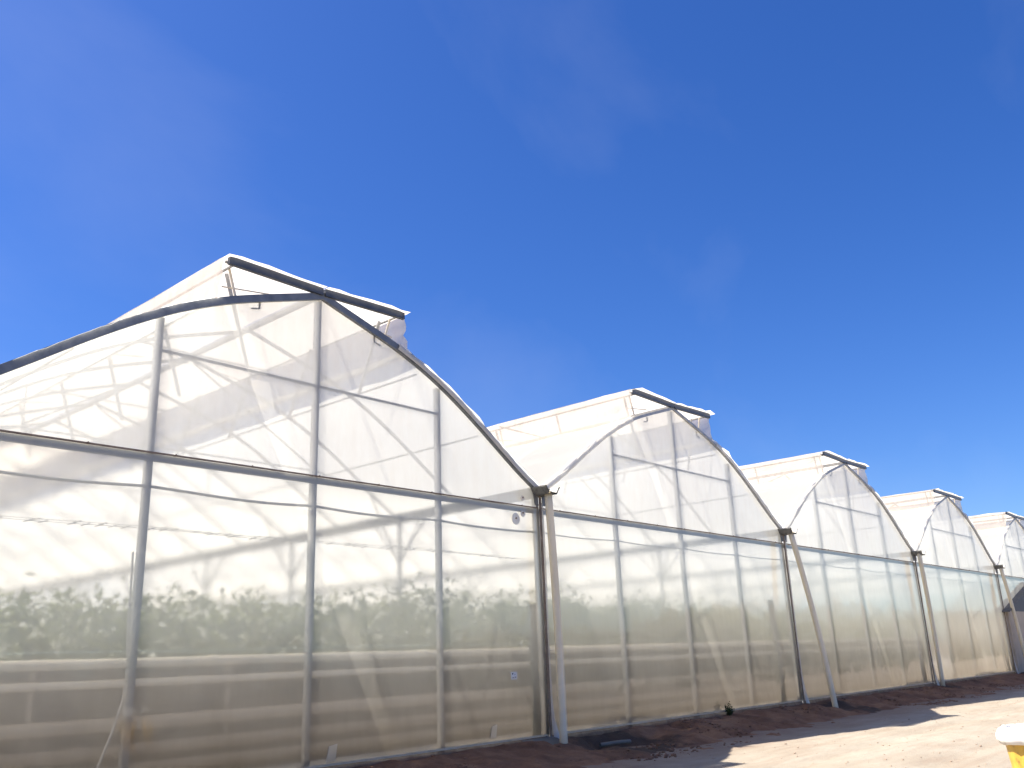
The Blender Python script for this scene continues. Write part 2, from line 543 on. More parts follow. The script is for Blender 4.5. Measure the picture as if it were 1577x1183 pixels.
mb = MB().quadgrid([[(x, y, -0.08 + 0.02*fn(x, y, 1, .8)) for x in [i*.8 for i in range(-30, 90)]] for y in [0.11 + i*.9 for i in range(0, 44)]])
o = mb.build('greenhouse_floor', M['floor'], None, True)
o['kind'] = 'structure'

# ------------------------------------------------------------------ greenhouse bays
# shared meshes, local to a bay: x from -4.8 to 4.8, y into the greenhouse
def arch_pts(y, dz=0.0, a=-HW, b=HW, n=40):
    return [(a+(b-a)*i/n, y, prof(a+(b-a)*i/n)+dz) for i in range(n+1)]

me_arch_in = MB().sweep(arch_pts(0, -0.045, -HW+.06, HW-.06, 36), .04, .048).mesh('arch', M['hoop'])
me_truss = MB()
for sgn in (-1, 1):
    me_truss.bar((sgn*0.05, 0, 6.40), (sgn*2.6, 0, prof(2.6)-.1-.55), .02, .028)
    me_truss.bar((sgn*2.6, 0, prof(2.6)-.08), (sgn*2.6, 0, prof(2.6)-.75), .02, .024)
    me_truss.bar((sgn*2.6, 0, prof(2.6)-.68), (sgn*3.9, 0, prof(3.9)-.08), .02, .024)
me_truss.bar((-2.6, 0, prof(2.6)-.70), (2.6, 0, prof(2.6)-.70), .02, .028)
me_truss = me_truss.mesh('truss_web', M['hoop'])
XV = 1.57          # half width of the ridge vent
XC = 1.72          # where the side curtain meets the roof
def roof_side(sgn, seed):
    """white roof film from the gutter to the vent, sagging between the arches"""
    rows = []
    ys = [-0.16, -0.12, -0.06, 0.0] + [SP*k/4 for k in range(1, NA*4+1)]
    for i in range(29):
        x = HW-.03 + (XC-.10-HW+.03)*i/28
        row = []
        for y in ys:
            sag = 0.022*(1-math.cos(2*math.pi*y/SP))/2 if y > 0 else 0
            z = prof(x) + .035 - sag + 0.008*fn(x, y, seed, 1.7)
            xx = x
            if y <= 0:
                # loose hem at the gable, lifted and ragged
                k = (-y)/.16
                z += 0.02*k*(1+fn(x, seed, 3, 2.5)) + 0.035*k*fn(x, seed, 7, 6)
                y = y*(0.75+0.5*fn(x, seed, 5, 3))
                z -= 0.06*max(0, k-.6)
            row.append((sgn*xx, y, z))
        rows.append(row)
    return MB().quadgrid(rows).mesh('roof_film', M['roof'], True)

def flap(sgn, seed, lift):
    rows = []
    ys = [-0.19, -0.14, -0.10, -0.05, 0.0] + [SP*k/3 for k in range(1, NA*3+1)]
    for i in range(9):
        t = i/8
        x = 0.01 + (XV+.05)*t
        row = []
        for y in ys:
            z = ZR + .085 + lift*t + 0.012*fn(x, y, seed, 2.1) - 0.02*math.sin(math.pi*t)*(1-math.cos(2*math.pi*y/SP))/2
            if t == 1:
                z += -0.03 + 0.03*fn(y, seed, 2, 2.0)
            if y < -.12:
                z += 0.03*fn(x, seed, 9, 6) + (.03*fn(seed, t, 2, 3) if t > .8 else 0)
            row.append((sgn*x, y + (0.05*fn(x, seed, 1, 5) if y < 0 else 0), z))
        rows.append(row)
    return MB().quadgrid(rows).mesh('vent_flap', M['flap'], True)

def vcurtain(sgn, seed, lift):
    rows = []
    ys = [-0.04, 0.0, .08, .2] + [SP*k/5 for k in range(1, NA*5+1)]
    for i in range(9):
        t = i/8
        row = []
        for y in ys:
            x = XV+.06 + (XC-XV-.06)*t
            z0 = ZR+.06+lift
            z1 = prof(XC)-.02
            z = z0 + (z1-z0)*t
            fold = math.sin(math.pi*t)
            x += fold*(0.06*fn(y, t*1.4, seed, 2.6) + 0.045*fn(y+t*.3, t*2.2, seed+4, 6) - 0.04)
            yy = y + (-0.10*(1-t)*0 + 0.04*fn(t*3, seed, 1, 1.5) if y <= .001 else 0)
            row.append((sgn*x, yy, z + 0.012*fn(y, t, seed+2, 4) + .02*fold*fn(y, t*3, seed+8, 9)))
        rows.append(row)
    return MB().quadgrid(rows).mesh('vent_curtain', M['curtain'], True)

def gable_upper(seed):
    rows = []
    N, K = 64, 18
    for k in range(K+1):
        row = []
        for i in range(N+1):
            x = -HW+.07 + (W-.14)*i/N
            top = prof(x)-.05
            z = ZB+.01 + (top-ZB-.01)*k/K
            e = math.sin(math.pi*k/K)
            y = -0.012 + e*(0.012*fn(x, z, seed, .9) + 0.004*fn(x, z, seed+3, 4))
            row.append((x, y, z))
        rows.append(row)
    return MB().quadgrid(rows).mesh('upper_gable_film', M['gable'], True)

def gable_lower(seed):
    rows = []
    N, K = 64, 28
    for k in range(K+1):
        row = []
        for i in range(N+1):
            x = -HW+.033 + (W-.001)*i/N
            z = 0.0 + (ZB-.005)*k/K
            e = math.sin(math.pi*k/K)
            y = -0.016 + e*(0.013*fn(x*1.0, z*.4, seed, .5) + 0.003*fn(x*1.5, z*.5, seed+3, 2.2))
            row.append((x, y, z))
        rows.append(row)
    return MB().quadgrid(rows).mesh('lower_gable_film', M['gable_low'], True)

def skirt(seed):
    rows = []
    for k in range(5):
        row = []
        for i in range(97):
            x = -HW+.04 + (W-.10)*i/96
            t = k/4
            z = -0.012 - t*(.10+.05*fn(x, seed, 2, 1.2))
            y = -0.02 - t*(.04 + .05*fn(x, seed, 4, 2.5)) + .012*fn(x, t, seed, 6)*t
            row.append((x, y, z))
        rows.append(row)
    return MB().quadgrid(rows).mesh('skirt_film', M['skirt'], True)

def hem_strip(seed, a, b):
    """film wrapped over the gable arch and crumpled along it"""
    rows = []
    n = 70
    for k in range(5):
        row = []
        for i in range(n+1):
            x = a + (b-a)*i/n
            t = k/4
            ang = t*2.2
            r = .078 + .014*fn(x, t*2, seed, 4.5) + .006*fn(x, t*3, seed, 13)
            dx = (prof(x+.02)-prof(x-.02))/.04
            nrm = Vector((-dx, 0, 1)).normalized()
            c = Vector((x, -0.035, prof(x)-.02))
            p_ = c + nrm*(r*math.cos(ang)) + Vector((0, -r*math.sin(ang), 0))
            row.append(tuple(p_))
        rows.append(row)
    return MB().quadgrid(rows).mesh('film_hem', M['hem'], True)

me_post = {}
for xq in (-2.4, 0.0, 2.4):
    me_post[xq] = MB().bar((xq, .055, -0.10), (xq, .055, prof(xq)-.07), .07, .085, (0, 1, 0)).mesh('gable_post', M['steel'])
me_beam = MB().bar((-HW+.06, .03, ZB-.045), (HW-.06, .03, ZB-.045), .05, .085, (0, 1, 0)).mesh('gable_beam', M['steel'])
me_clamp = MB()
me_clamp.bar((-HW+.02, -.034, ZB+.004), (HW-.04, -.034, ZB+.004), .022, .020, (0, 1, 0))
for i in range(9):
    x = -HW + .55 + i*1.07
    me_clamp.tube([(x, -.03, ZB+.004), (x, -.062, ZB+.012)], .010, 6)
me_clamp = me_clamp.mesh('clamping_profile', M['rust'])
me_tie = MB().bar((-2.4, .02, 5.10), (2.4, .02, 5.10), .026, .034, (0, 1, 0)).mesh('upper_tie', M['steel'])
def sag_tube(seed, rad=.018):
    pts = []
    for i in range(49):
        x = -HW+.08 + (W-.16)*i/48
        q = ((x+HW) % 2.4)/2.4
        z = 3.37 - 0.035*math.sin(math.pi*q) + 0.02*fn(x, seed, 2, .8)
        pts.append((x, .035, z))
    return MB().tube(pts, rad, 8).mesh('curtain_tube', M['steel'], True)
me_lath = MB().bar((-HW+.03, -.036, .004), (HW-.05, -.036, .004), .02, .028, (0, 1, 0)).mesh('base_lath', M['lath'])
me_arch_gable = MB().sweep(arch_pts(-.045, -.02, -HW+.03, HW-.03, 48), .06, .105).mesh('gable_arch', M['arch'])
me_arch_gable2 = MB().sweep(arch_pts(-.045, -.02, -HW+.03, HW-.03, 48), .05, .06).mesh('gable_arch', M['steel'])
me_ridge = MB().bar((0, -.05, ZR+.01), (0, DEPTH, ZR+.01), .07, .07, (1, 0, 0)).mesh('ridge_beam', M['steel'])
me_purlin = MB().tube([(0, 0, 0), (0, DEPTH, 0)], .018, 6).mesh('purlin', M['hoop'])
def vent_bar_mesh(sgn, lift):
    return MB().bar((sgn*.02, -.075, ZR+.035), (sgn*XV, -.075, ZR+.035+lift), .06, .115, (0, 1, 0)).mesh('end_beam', M['dark'])
me_rack = {s: MB().bar((s*1.38, 0, ZR+.04), (s*.98, 0, 5.24), .022, .05, (0, 1, 0)).mesh('rack_bar', M['hoop']) for s in (-1, 1)}
me_edge = {s: MB().tube([(s*(XV-.11), -.03, ZR+.04), (s*(XV-.11), DEPTH, ZR+.04)], .02, 6).mesh('edge_tube', M['steel']) for s in (-1, 1)}
me_rib = {s: MB().bar((s*.05, 0, ZR+.055), (s*XV, 0, ZR+.07), .03, .03, (0, 1, 0)).mesh('flap_rib', M['steel']) for s in (-1, 1)}
me_strut = {s: MB().bar((s*1.45, 0, ZR+.05), (s*1.3, 0, prof(1.3)-.02), .022, .03, (0, 1, 0)).mesh('flap_strut', M['rail']) for s in (-1, 1)}
me_ftie = {s: MB().bar((s*1.52, 0, 6.26), (s*.75, 0, 6.36), .014, .018, (0, 1, 0)).mesh('flap_tie', M['rail']) for s in (-1, 1)}
me_arch_bracket = {}
for s in (-1, 1):
    q = MB()
    q.bar((s*1.02, .0, prof(1.02)-.06), (s*1.02, .0, prof(1.02)-.16), .02, .025, (0, 1, 0))
    q.bar((s*1.02, .0, prof(1.02)-.16), (s*1.15, .0, prof(1.02)-.19), .02, .016, (0, 1, 0))
    me_arch_bracket[s] = q.mesh('rack_bracket', M['gutter'])
me_endwall = MB()
for s in (-1,):
    rows = []
    for k in range(9):
        rows.append([(x, DEPTH, -.05 + (prof(x)+.05)*k/8) for x in XS[::2]])
    me_endwall.quadgrid(rows)
me_endwall = me_endwall.mesh('rear_gable_film', M['gable'], True)

# bay number -> label
BAYS = {
    -1: 'greenhouse bay past the left edge, under a white vaulted plastic roof',
    0: 'largest greenhouse bay at left, its pointed steel arch bare and dark above the hazy film',
    1: 'second largest greenhouse bay, right of the stout upright downpipe, with raised ridge vent',
    2: 'third greenhouse bay, beginning beside the strongly leaning downpipe, hazy white plastic gable',
    3: 'fourth greenhouse bay, second from the right edge, dull reflections low on its film',
    4: 'farthest greenhouse bay at the right edge, cut by the frame, behind the low shed',
    5: 'greenhouse bay beyond the farthest visible gutter, hidden past the right edge',
}
for k, label in BAYS.items():
    cx = W*k - HW
    bay = empty('greenhouse_bay', (cx, 0, 0))
    tag(bay, label, 'greenhouse', 'gutter-connected greenhouse bays')
    seed = 10.0 + 7.3*k
    # roof
    for s in (-1, 1):
        link('roof_film', roof_side(s, seed+s), bay)
        lift = 0.05 + 0.07*fn(k*1.7, s*2.3, 3, 1.3)
        fl = link('vent_flap', flap(s, seed+2*s, lift), bay)
        link('end_beam', vent_bar_mesh(s, lift-.02), fl)
        link('edge_tube', me_edge[s], fl)
        for j in range(0, NA+1, 2):
            link('flap_rib', me_rib[s], fl, (0, SP*j+.02, 0))
            link('flap_strut', me_strut[s], fl, (0, SP*j+.12, 0))
        link('vent_curtain', vcurtain(s, seed+3*s, lift), fl)
        for j in range(3):
            link('flap_tie', me_ftie[s], fl, (0, SP*j*2+.16, 0))
        for j in range(0, 11 if k < 3 else 3):
            link('rack_bar', me_rack[s], fl, (0, .30 + SP*j, 0))
    link('ridge_beam', me_ridge, bay)
    for xq in (-3.4, -2.0, 2.0, 3.4):
        link('purlin', me_purlin, bay, (xq, .1, prof(xq)-.09))
    # gable
    link('upper_gable_film', gable_upper(seed), bay)
    link('lower_gable_film', gable_lower(seed), bay)
    link('skirt_film', skirt(seed), bay)
    link('base_lath', me_lath, bay)
    for xq in (-2.4, 0.0, 2.4):
        link('gable_post', me_post[xq], bay)
    link('gable_beam', me_beam, bay)
    link('clamping_profile', me_clamp, bay)
    link('upper_tie', me_tie, bay)
    link('curtain_tube', sag_tube(seed, .018 if k < 1 else .011), bay)
    if k <= 0:
        ga = link('gable_arch', me_arch_gable, bay)
        link('film_hem', hem_strip(seed, 1.45, HW-.02), ga)
    else:
        ga = link('gable_arch', me_arch_gable2, bay)
        link('film_hem', hem_strip(seed, -HW+.02, -1.7), ga)
        link('film_hem', hem_strip(seed+2, 1.75, HW-.02), ga)
    for s in (-1, 1):
        link('rack_bracket', me_arch_bracket[s], ga)
    # inner frames
    for j in range(1, NA):
        a = link('arch', me_arch_in, bay, (0, SP*j, 0))
        if j % 2 == 0:
            link('truss_web', me_truss, a)
    link('rear_gable_film', me_endwall, bay)

# ------------------------------------------------------------------ gutters between the bays, with posts and downpipes
me_trough = MB()
tp = [(-.20, .10), (-.17, .10), (-.10, -.01), (.10, -.01), (.17, .10), (.20, .10), (.20, .075), (.185, .075), (.11, -.04), (-.11, -.04), (-.185, .075), (-.20, .075)]
b0 = 0
for y in (-.36, DEPTH):
    me_trough.v += [(x, y, ZG-.06+z) for x, z in tp]
nn = len(tp)
for i in range(nn):
    me_trough.f.append((i, (i+1) % nn, nn+(i+1) % nn, nn+i))
me_trough = me_trough.mesh('trough', M['gutter'])
me_bracket = MB()
for s in (-1, 1):
    me_bracket.v += [(s*.05, -.05, ZG-.10), (s*.19, -.05, ZG-.05), (s*.15, -.05, ZG-.27), (s*.05, -.05, ZG-.27),
                     (s*.05, -.056, ZG-.10), (s*.19, -.056, ZG-.05), (s*.15, -.056, ZG-.27), (s*.05, -.056, ZG-.27)]
    b = len(me_bracket.v)-8
    me_bracket.f += [(b, b+1, b+2, b+3), (b+7, b+6, b+5, b+4), (b, b+4, b+5, b+1), (b+1, b+5, b+6, b+2), (b+2, b+6, b+7, b+3), (b+3, b+7, b+4, b)]
me_bracket = me_bracket.mesh('bracket', M['gutter'])
me_corner = MB().bar((-.02, .05, -.1), (-.02, .05, ZG-.1), .08, .10, (0, 1, 0)).mesh('corner_post', M['steel'])
me_seam = MB()
me_seam.bar((.006, -.05, -.16), (.0, -.05, ZG-.10), .02, .05, (0, 1, 0))
me_seam = me_seam.mesh('film_seam', M['rust'])
def seam_film(seed):
    rows = []
    for i in range(30):
        z = -.12 + (ZG-.1)*i/29
        t = max(0, 1 - z/.7)
        rows.append([(.042 + (.05+.02*fn(z, seed, 1, 1.3))*q/3 + .10*t*t*q/3, -.03 - .035*math.sin(math.pi*q/3) - .05*t*t, z) for q in range(4)])
    return MB().quadgrid(rows).mesh('film_edge', M['hem'], True)
me_col = MB().bar((0, 0, -.1), (0, 0, ZG-.1), .07, .07, (0, 1, 0))
for s in (-1, 1):
    me_col.bar((s*.02, 0, 3.15), (s*.75, 0, prof(HW-.75)-.08), .025, .03, (0, 1, 0))
    me_col.bar((0, s*.02, 3.2), (0, s*.8, ZG-.1), .025, .03, (1, 0, 0))
me_col = me_col.mesh('inner_column', M['hoop'])

PIPES = {  # top (x,y,z), foot (x,y,z), radius
    -1: ((-9.58, -.24, 4.05), (-9.55, -.32, -.32), .066),
    0: ((.01, -.24, 4.05), (.05, -.29, -.34), .068),
    1: ((9.58, -.26, 4.05), (10.0, -.68, -.45), .066),
    2: ((19.12, -.24, 4.04), (19.22, -.27, -.20), .066),
    3: ((28.75, -.24, 4.03), (29.45, -.36, -.32), .066),
    4: ((38.35, -.24, 4.03), (38.5, -.4, -.33), .066),
}
GLAB = {
    -1: 'gutter past the left edge with pale downpipe at the greenhouse corner',
    0: 'nearest valley gutter with stout grey downpipe standing almost upright over the dark hollow',
    1: 'valley gutter whose pale downpipe leans strongly out to the earth bank',
    2: 'third valley gutter, its pale downpipe leaning slightly beside the rusty seam',
    3: 'farthest valley gutter at right, its slim downpipe crossing the shed wall',
    4: 'valley gutter beyond the right edge with pale downpipe',
}
for k, (a, b, r) in PIPES.items():
    gx0 = W*k
    g = empty('valley_gutter', (gx0, 0, 0))
    tag(g, GLAB[k], 'gutter', 'gutters between the greenhouse bays')
    link('trough', me_trough, g)
    link('bracket', me_bracket, g)
    link('corner_post', me_corner, g)
    link('film_seam', me_seam, g)
    link('film_edge', seam_film(k*3.1), g)
    A = Vector(a) - Vector((gx0, 0, 0))
    B = Vector(b) - Vector((gx0, 0, 0))
    pts = []
    for i in range(13):
        t = i/12
        p_ = A.lerp(B, t)
        p_.y -= .05*math.sin(math.pi*t)*(1 if k in (1, 3) else .3)
        p_.x += .015*math.sin(math.pi*t*1.3)
        pts.append(p_)
    dp = MB().tube(pts, r, 18, True).build('downpipe', M['pvc'], g, True)
    for j in range(2, 18, 2):
        link('inner_column', me_col, g, (0, SP*j, 0))

# ------------------------------------------------------------------ inner screen of brown sheet and pale pipes
scr = empty('inner_screen', (10, 1.5, 0))
tag(scr, 'low brown sheet screen with five pale horizontal pipes behind the film', 'screen')
rows = []
for z in [-.1 + .1*i for i in range(16)]:
    rows.append([(x-10, .10 + .03*fn(x, z, 2, .9) + .05*math.sin(z*7)*.3, z) for x in [-14 + .25*i for i in range(0, 152)]])
MB().quadgrid(rows).build('sheet', M['sheet'], scr, True)
for z, r, mk in ((1.365, .062, 'rail'), (1.12, .05, 'rail'), (.635, .085, 'rail_mid'), (.325, .08, 'rail_dark'), (.09, .075, 'rail_dark')):
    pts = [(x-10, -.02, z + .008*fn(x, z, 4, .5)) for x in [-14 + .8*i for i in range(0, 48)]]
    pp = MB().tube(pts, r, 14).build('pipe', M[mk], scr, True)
    for i in range(9):
        x = -11.6 + 3.9*i + 1.7*z
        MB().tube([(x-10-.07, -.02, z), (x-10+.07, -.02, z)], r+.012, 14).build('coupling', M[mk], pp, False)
for i in range(14):
    x = -12.9 + 2.6*i
    MB().bar((x-10, .03, -.1), (x-10, .03, 1.45), .05, .06, (0, 1, 0)).build('support_post', M['rail_dark'], scr)

# ------------------------------------------------------------------ crop foliage (one uncountable mass)
rng = np.random.default_rng(5)
def leaves(n, rowsY, x0, x1, zlo, ztop, size, seed):
    V = np.zeros((n*4, 3)); 
    pid = rng.integers(0, int((x1-x0)/.42), n)
    x = x0 + pid*.42 + rng.normal(0, .15, n)
    ri = rng.integers(0, len(rowsY), n)
    y = np.array(rowsY)[ri] + rng.normal(0, .2, n)
    ph = np.random.default_rng(int(seed*10)).normal(0, .17, (len(rowsY), int((x1-x0)/.42)+1))[ri, pid]
    top = np.array([ztop + .22*fn(a, b, seed, .55) + .12*fn(a, b, seed+5, 6) for a, b in zip(x, y)]) + ph
    t = rng.random(n)**0.85
    z = zlo + (top - zlo)*t
    # stray shoots above the canopy
    sh = rng.random(n) < .02
    z = np.where(sh, top + rng.uniform(0, .25, n), z)
    s = size*rng.uniform(.6, 1.5, n)
    a = rng.normal(0, 1, (n, 3)); a[:, 2] *= .6
    a /= np.linalg.norm(a, axis=1)[:, None]
    b = rng.normal(0, 1, (n, 3))
    b -= a*(a*b).sum(1)[:, None]
    b /= np.linalg.norm(b, axis=1)[:, None]
    c = np.stack([x, y, z], 1)
    V[0::4] = c - a*s[:, None]
    V[1::4] = c + b*(s*.42)[:, None]
    V[2::4] = c + a*s[:, None]
    V[3::4] = c - b*(s*.42)[:, None]
    return V
VS = [leaves(26000, [2.5, 3.3], -12, 12, 1.0, 2.28, .065, 1.0),
      leaves(16000, [4.4, 5.6, 7.0], -9, 18, 1.1, 2.40, .075, 4.0),
      leaves(6000, [3.6, 5], 12, 30, 1.0, 2.15, .08, 7.0)]
V = np.concatenate(VS)
nq = len(V)//4
me = bpy.data.meshes.new('crop_foliage')
me.vertices.add(len(V)); me.vertices.foreach_set('co', V.ravel())
me.loops.add(nq*4); me.loops.foreach_set('vertex_index', np.arange(nq*4))
me.polygons.add(nq)
me.polygons.foreach_set('loop_start', np.arange(nq)*4)
me.polygons.foreach_set('loop_total', np.full(nq, 4))
me.materials.append(M['leaf'])
me.update(); me.validate()
o = link('crop_foliage', me)
o['kind'] = 'stuff'
tag(o, 'grey-green leafy crop canopy seen hazily through the film', 'crop')

# ------------------------------------------------------------------ things inside, close to the film
for x, y, z0, z1, lab in ((.21, .45, -.08, 2.14, 'dark green upright post behind the film near the nearest downpipe'),
                          (9.42, .45, -.08, 2.4, 'dark green upright post behind the film near the leaning downpipe')):
    t = empty('inner_post', (x, y, z0))
    tag(t, lab, 'post', 'dark posts inside the greenhouse')
    MB().bar((0, 0, 0), (.02, 0, z1-z0), .10, .13, (0, 1, 0)).build('upright', M['postgreen'], t)
    MB().box((-.10, -.10, .0), (.10, .10, .025)).build('base_plate', M['postgreen'], t)

def wire(x0, x1, z, y, r, name, m, label, clips=True, wob=.03):
    pts = [(x, y, z + wob*fn(x, z, 3, .6)) for x in [x0 + (x1-x0)*i/60 for i in range(61)]]
    t = empty(name, pts[0])
    c = Vector(pts[0])
    tag(t, label, 'wire')
    MB().tube([Vector(q)-c for q in pts], r, 5).build('strand', m, t)
    if clips:
        q = MB()
        for i in range(2, 60, 1):
            if random.random() < .5:
                p_ = Vector(pts[i]) - c
                q.bar(p_ + Vector((-.05, 0, -.02)), p_ + Vector((.05, 0, .015)), .008, .009)
        q.build('clips', m, t)
wire(-9.5, -.1, 2.90, .28, .003, 'support_wire', M['wire'], 'thin knotted wire strung inside the largest bay under the gable beam')
wire(-9.5, -.1, 3.02, .9, .004, 'support_wire', M['wire'], 'faint second wire strung behind the knotted one in the largest bay')
wire(-9.5, 9.5, 1.50, 1.35, .006, 'guide_string', M['teal'], 'pale blue-green string just above the top pipe', False, .015)

hp = [(-7.26, 2.6), (-7.25, 2.2), (-7.24, 1.7), (-7.21, 1.3), (-7.23, .95), (-7.33, .6), (-7.45, .27), (-7.55, .0)]
pts = []
for i in range(len(hp)-1):
    for q in range(5):
        t = q/5
        pts.append((hp[i][0]*(1-t)+hp[i+1][0]*t, .13, hp[i][1]*(1-t)+hp[i+1][1]*t))
pts.append((hp[-1][0], .13, hp[-1][1]))
o = MB().tube(pts, .014, 8).build('hose', M['hose'], None, True)
tag(o, 'thin white hose hanging beside the leftmost gable post', 'hose')

# ------------------------------------------------------------------ notice and patches on the film
nb = empty('notice', (-.85, -.045, .97))
tag(nb, 'small white notice with dark marks stuck low on the largest bay film', 'notice')
MB().box((-.068, -.004, -.058), (.068, .004, .058)).build('card', M['white'], nb)
MB().box((-.048, -.007, .018), (-.024, -.0045, .042)).build('mark', M['black'], nb)
MB().box((.01, -.007, -.03), (.045, -.0045, -.018)).build('mark', M['greyp'], nb)
MB().box((.012, -.007, .006), (.022, -.0045, .03)).build('mark', M['greyp'], nb)
MB().box((-.045, -.007, -.036), (-.01, -.0045, -.026)).build('mark', M['greyp'], nb)
for x, z, r, lab in ((-.46, 3.91, .05, 'small round patch with dark dot above the gable beam end'),
                     (-.47, 3.64, .06, 'small round patch with dark dot just below the gable beam end'),
                     (-.66, 3.53, .10, 'large round patch lowest of three beside the nearest gutter')):
    t = empty('film_patch', (x, -.05, z))
    tag(t, lab, 'patch', 'round patches on the film')
    q = MB()
    q.v = [(0, 0, 0)] + [(r*(1+.1*fn(i, x, 2, .9))*math.cos(i*math.pi/10), 0, r*math.sin(i*math.pi/10)) for i in range(20)]
    q.v += [(a, .006, c) for a, b_, c in q.v]
    q.f = [(0, i+1, (i+1) % 20+1) for i in range(20)] + [(21, 22+(i+1) % 20, 22+i) for i in range(20)]
    q.f += [(i+1, 22+i, 22+(i+1) % 20, (i+1) % 20+1) for i in range(20)]
    q.build('disc', M['hem'], t)
    MB().tube([(0, .0, .01), (0, -.012, .01)], .016, 10).build('button', M['rust'], t)

for x, z, w_, h_, lab in ((-1.35, .16, .16, .20, 'pale patch low on the film left of the nearest downpipe'),
                          (-4.45, .14, .18, .22, 'pale patch at the film foot near the middle gable post')):
    q = MB()
    q.v = [(-w_/2, -.004, -h_/2), (w_/2-.03, -.004, -h_/2+.01), (w_/2, -.004, h_/2), (-w_/2+.05, -.004, h_/2-.02)]
    q.v += [(a_, .004, c_) for a_, b_, c_ in q.v]
    q.f = [(0, 1, 2, 3), (7, 6, 5, 4), (0, 4, 5, 1), (1, 5, 6, 2), (2, 6, 7, 3), (3, 7, 4, 0)]
    tag(q.build('pale_patch', M['gable'], None, False, (x, -.030, z)), lab, 'tape', 'pale patches on the film')  # thin pale patches laid on the film

# ------------------------------------------------------------------ things on the bank
o = MB()
o.tube([(0, 0, 0), (.35, -.10, .015), (.62, -.18, .01)], .035, 12, False)
o.tube([(0, 0, 0), (.35, -.10, .015), (.62, -.18, .01)], .028, 12, False)
b_ = o.build('broken_pipe', M['greyp'], None, True, (.85, -.42, -.22))
tag(b_, 'short broken grey pipe lying in the dark hollow by the nearest downpipe', 'pipe')

rows = []
for k in range(7):
    rows.append([(x, -.06 - .05*k + .02*fn(x, k, 2, 3), -.02 - .022*k - .01*k*abs(fn(x, k*.3, 6, 4))) for x in [-.75 + .06*i for i in range(15)]])
o = MB().quadgrid(rows).build('plastic_scrap', M['greyp'], None, True)
tag(o, 'grey plastic scrap folded over the wall foot left of the nearest downpipe', 'plastic sheet')
rows = []
for k in range(5):
    rows.append([(-1.15 + .32*i/6, -.10 - .03*k, -.075 + .02*math.sin(i*.5) - .006*k + .012*fn(i, k, 3, .7)) for i in range(7)])
o = MB().quadgrid(rows).build('black_plastic', M['black'], None, True)
tag(o, 'small black plastic piece lying at the wall foot below the notice', 'plastic piece')

wd = empty('weed', (5.78, -.14, bank_z(5.78, -.14)))
tag(wd, 'small dark green weed growing against the base of the second bay', 'plant')
q = MB(); s_ = MB()
rw = random.Random(3)
for i in range(13):
    tip = Vector((rw.uniform(-.17, .17), rw.uniform(-.12, .06), rw.uniform(.08, .30)))
    if i == 0: tip = Vector((.01, -.02, .36))
    s_.tube([(0, 0, -.02), tip*.5 + Vector((0, 0, .02)), tip], [.006, .004, .002], 5)
    for j in range(34):
        c = tip*rw.uniform(.2, 1.05) + Vector((rw.uniform(-.03, .03), rw.uniform(-.03, .03), rw.uniform(-.02, .02)))
        a = Vector((rw.uniform(-1, 1), rw.uniform(-1, 1), rw.uniform(-.3, .8))).normalized()
        b2 = a.cross(Vector((rw.uniform(-1, 1), rw.uniform(-1, 1), rw.uniform(-1, 1)))).normalized()
        L_ = rw.uniform(.025, .06)
        b0 = len(q.v)
        q.v += [tuple(c), tuple(c + a*L_*.5 + b2*L_*.3), tuple(c + a*L_), tuple(c + a*L_*.5 - b2*L_*.3)]
        q.f.append((b0, b0+1, b0+2, b0+3))
wd.scale = (.75, .75, .8)
q.build('leaves', M['weed'], wd)
s_.build('stem', M['bark'], wd)

# clods on the bank and grit on the road: uncountable
def scatter(name, n, fpos, smin, smax, m, seed):
    rr = random.Random(seed)
    V, F = [], []
    ico = [(0, 0, 1), (.89, 0, .45), (.28, .85, .45), (-.72, .53, .45), (-.72, -.53, .45), (.28, -.85, .45),
           (.72, .53, -.45), (-.28, .85, -.45), (-.89, 0, -.45), (-.28, -.85, -.45), (.72, -.53, -.45), (0, 0, -1)]
    fc = [(0,1,2),(0,2,3),(0,3,4),(0,4,5),(0,5,1),(1,6,2),(2,7,3),(3,8,4),(4,9,5),(5,10,1),(6,7,2),(7,8,3),(8,9,4),(9,10,5),(10,6,1),(11,7,6),(11,8,7),(11,9,8),(11,10,9),(11,6,10)]
    for i in range(n):
        x, y, z = fpos(rr)
        s = smin + (smax-smin)*rr.random()**3
        b = len(V)
        sx, sy, sz = s*rr.uniform(.7, 1.4), s*rr.uniform(.7, 1.4), s*rr.uniform(.45, .9)
        for p_ in ico:
            j = rr.uniform(.8, 1.2)
            V.append((x+p_[0]*sx*j, y+p_[1]*sy*j, z+p_[2]*sz*j+sz*.25))
        F += [(b+a, b+c, b+d) for a, c, d in fc]
    me = bpy.data.meshes.new(name)
    me.from_pydata(V, [], F)
    me.materials.append(m)
    o = link(name, me)
    o['kind'] = 'stuff'
    return o
def bp(rr):
    for _ in range(12):
        x = rr.uniform(-6, 24); y = -rr.uniform(.12, 2.1)
        if fn(x, y, 21, .9) > .12 + .3*rr.random(): break
    return x, y, max(bank_z(x, y), -.31)
def rp_(rr):
    x = rr.uniform(-9, 28); y = -rr.uniform(1.2, 9.5)
    return x, y, road_z(x, y)
tag(scatter('soil_clods', 2200, bp, .006, .042, M['clod'], 1), 'loose brown clods scattered over the earth bank', 'clods')
tag(scatter('road_grit', 2600, rp_, .004, .02, M['stone'], 2), 'small stones scattered over the sandy road', 'grit')

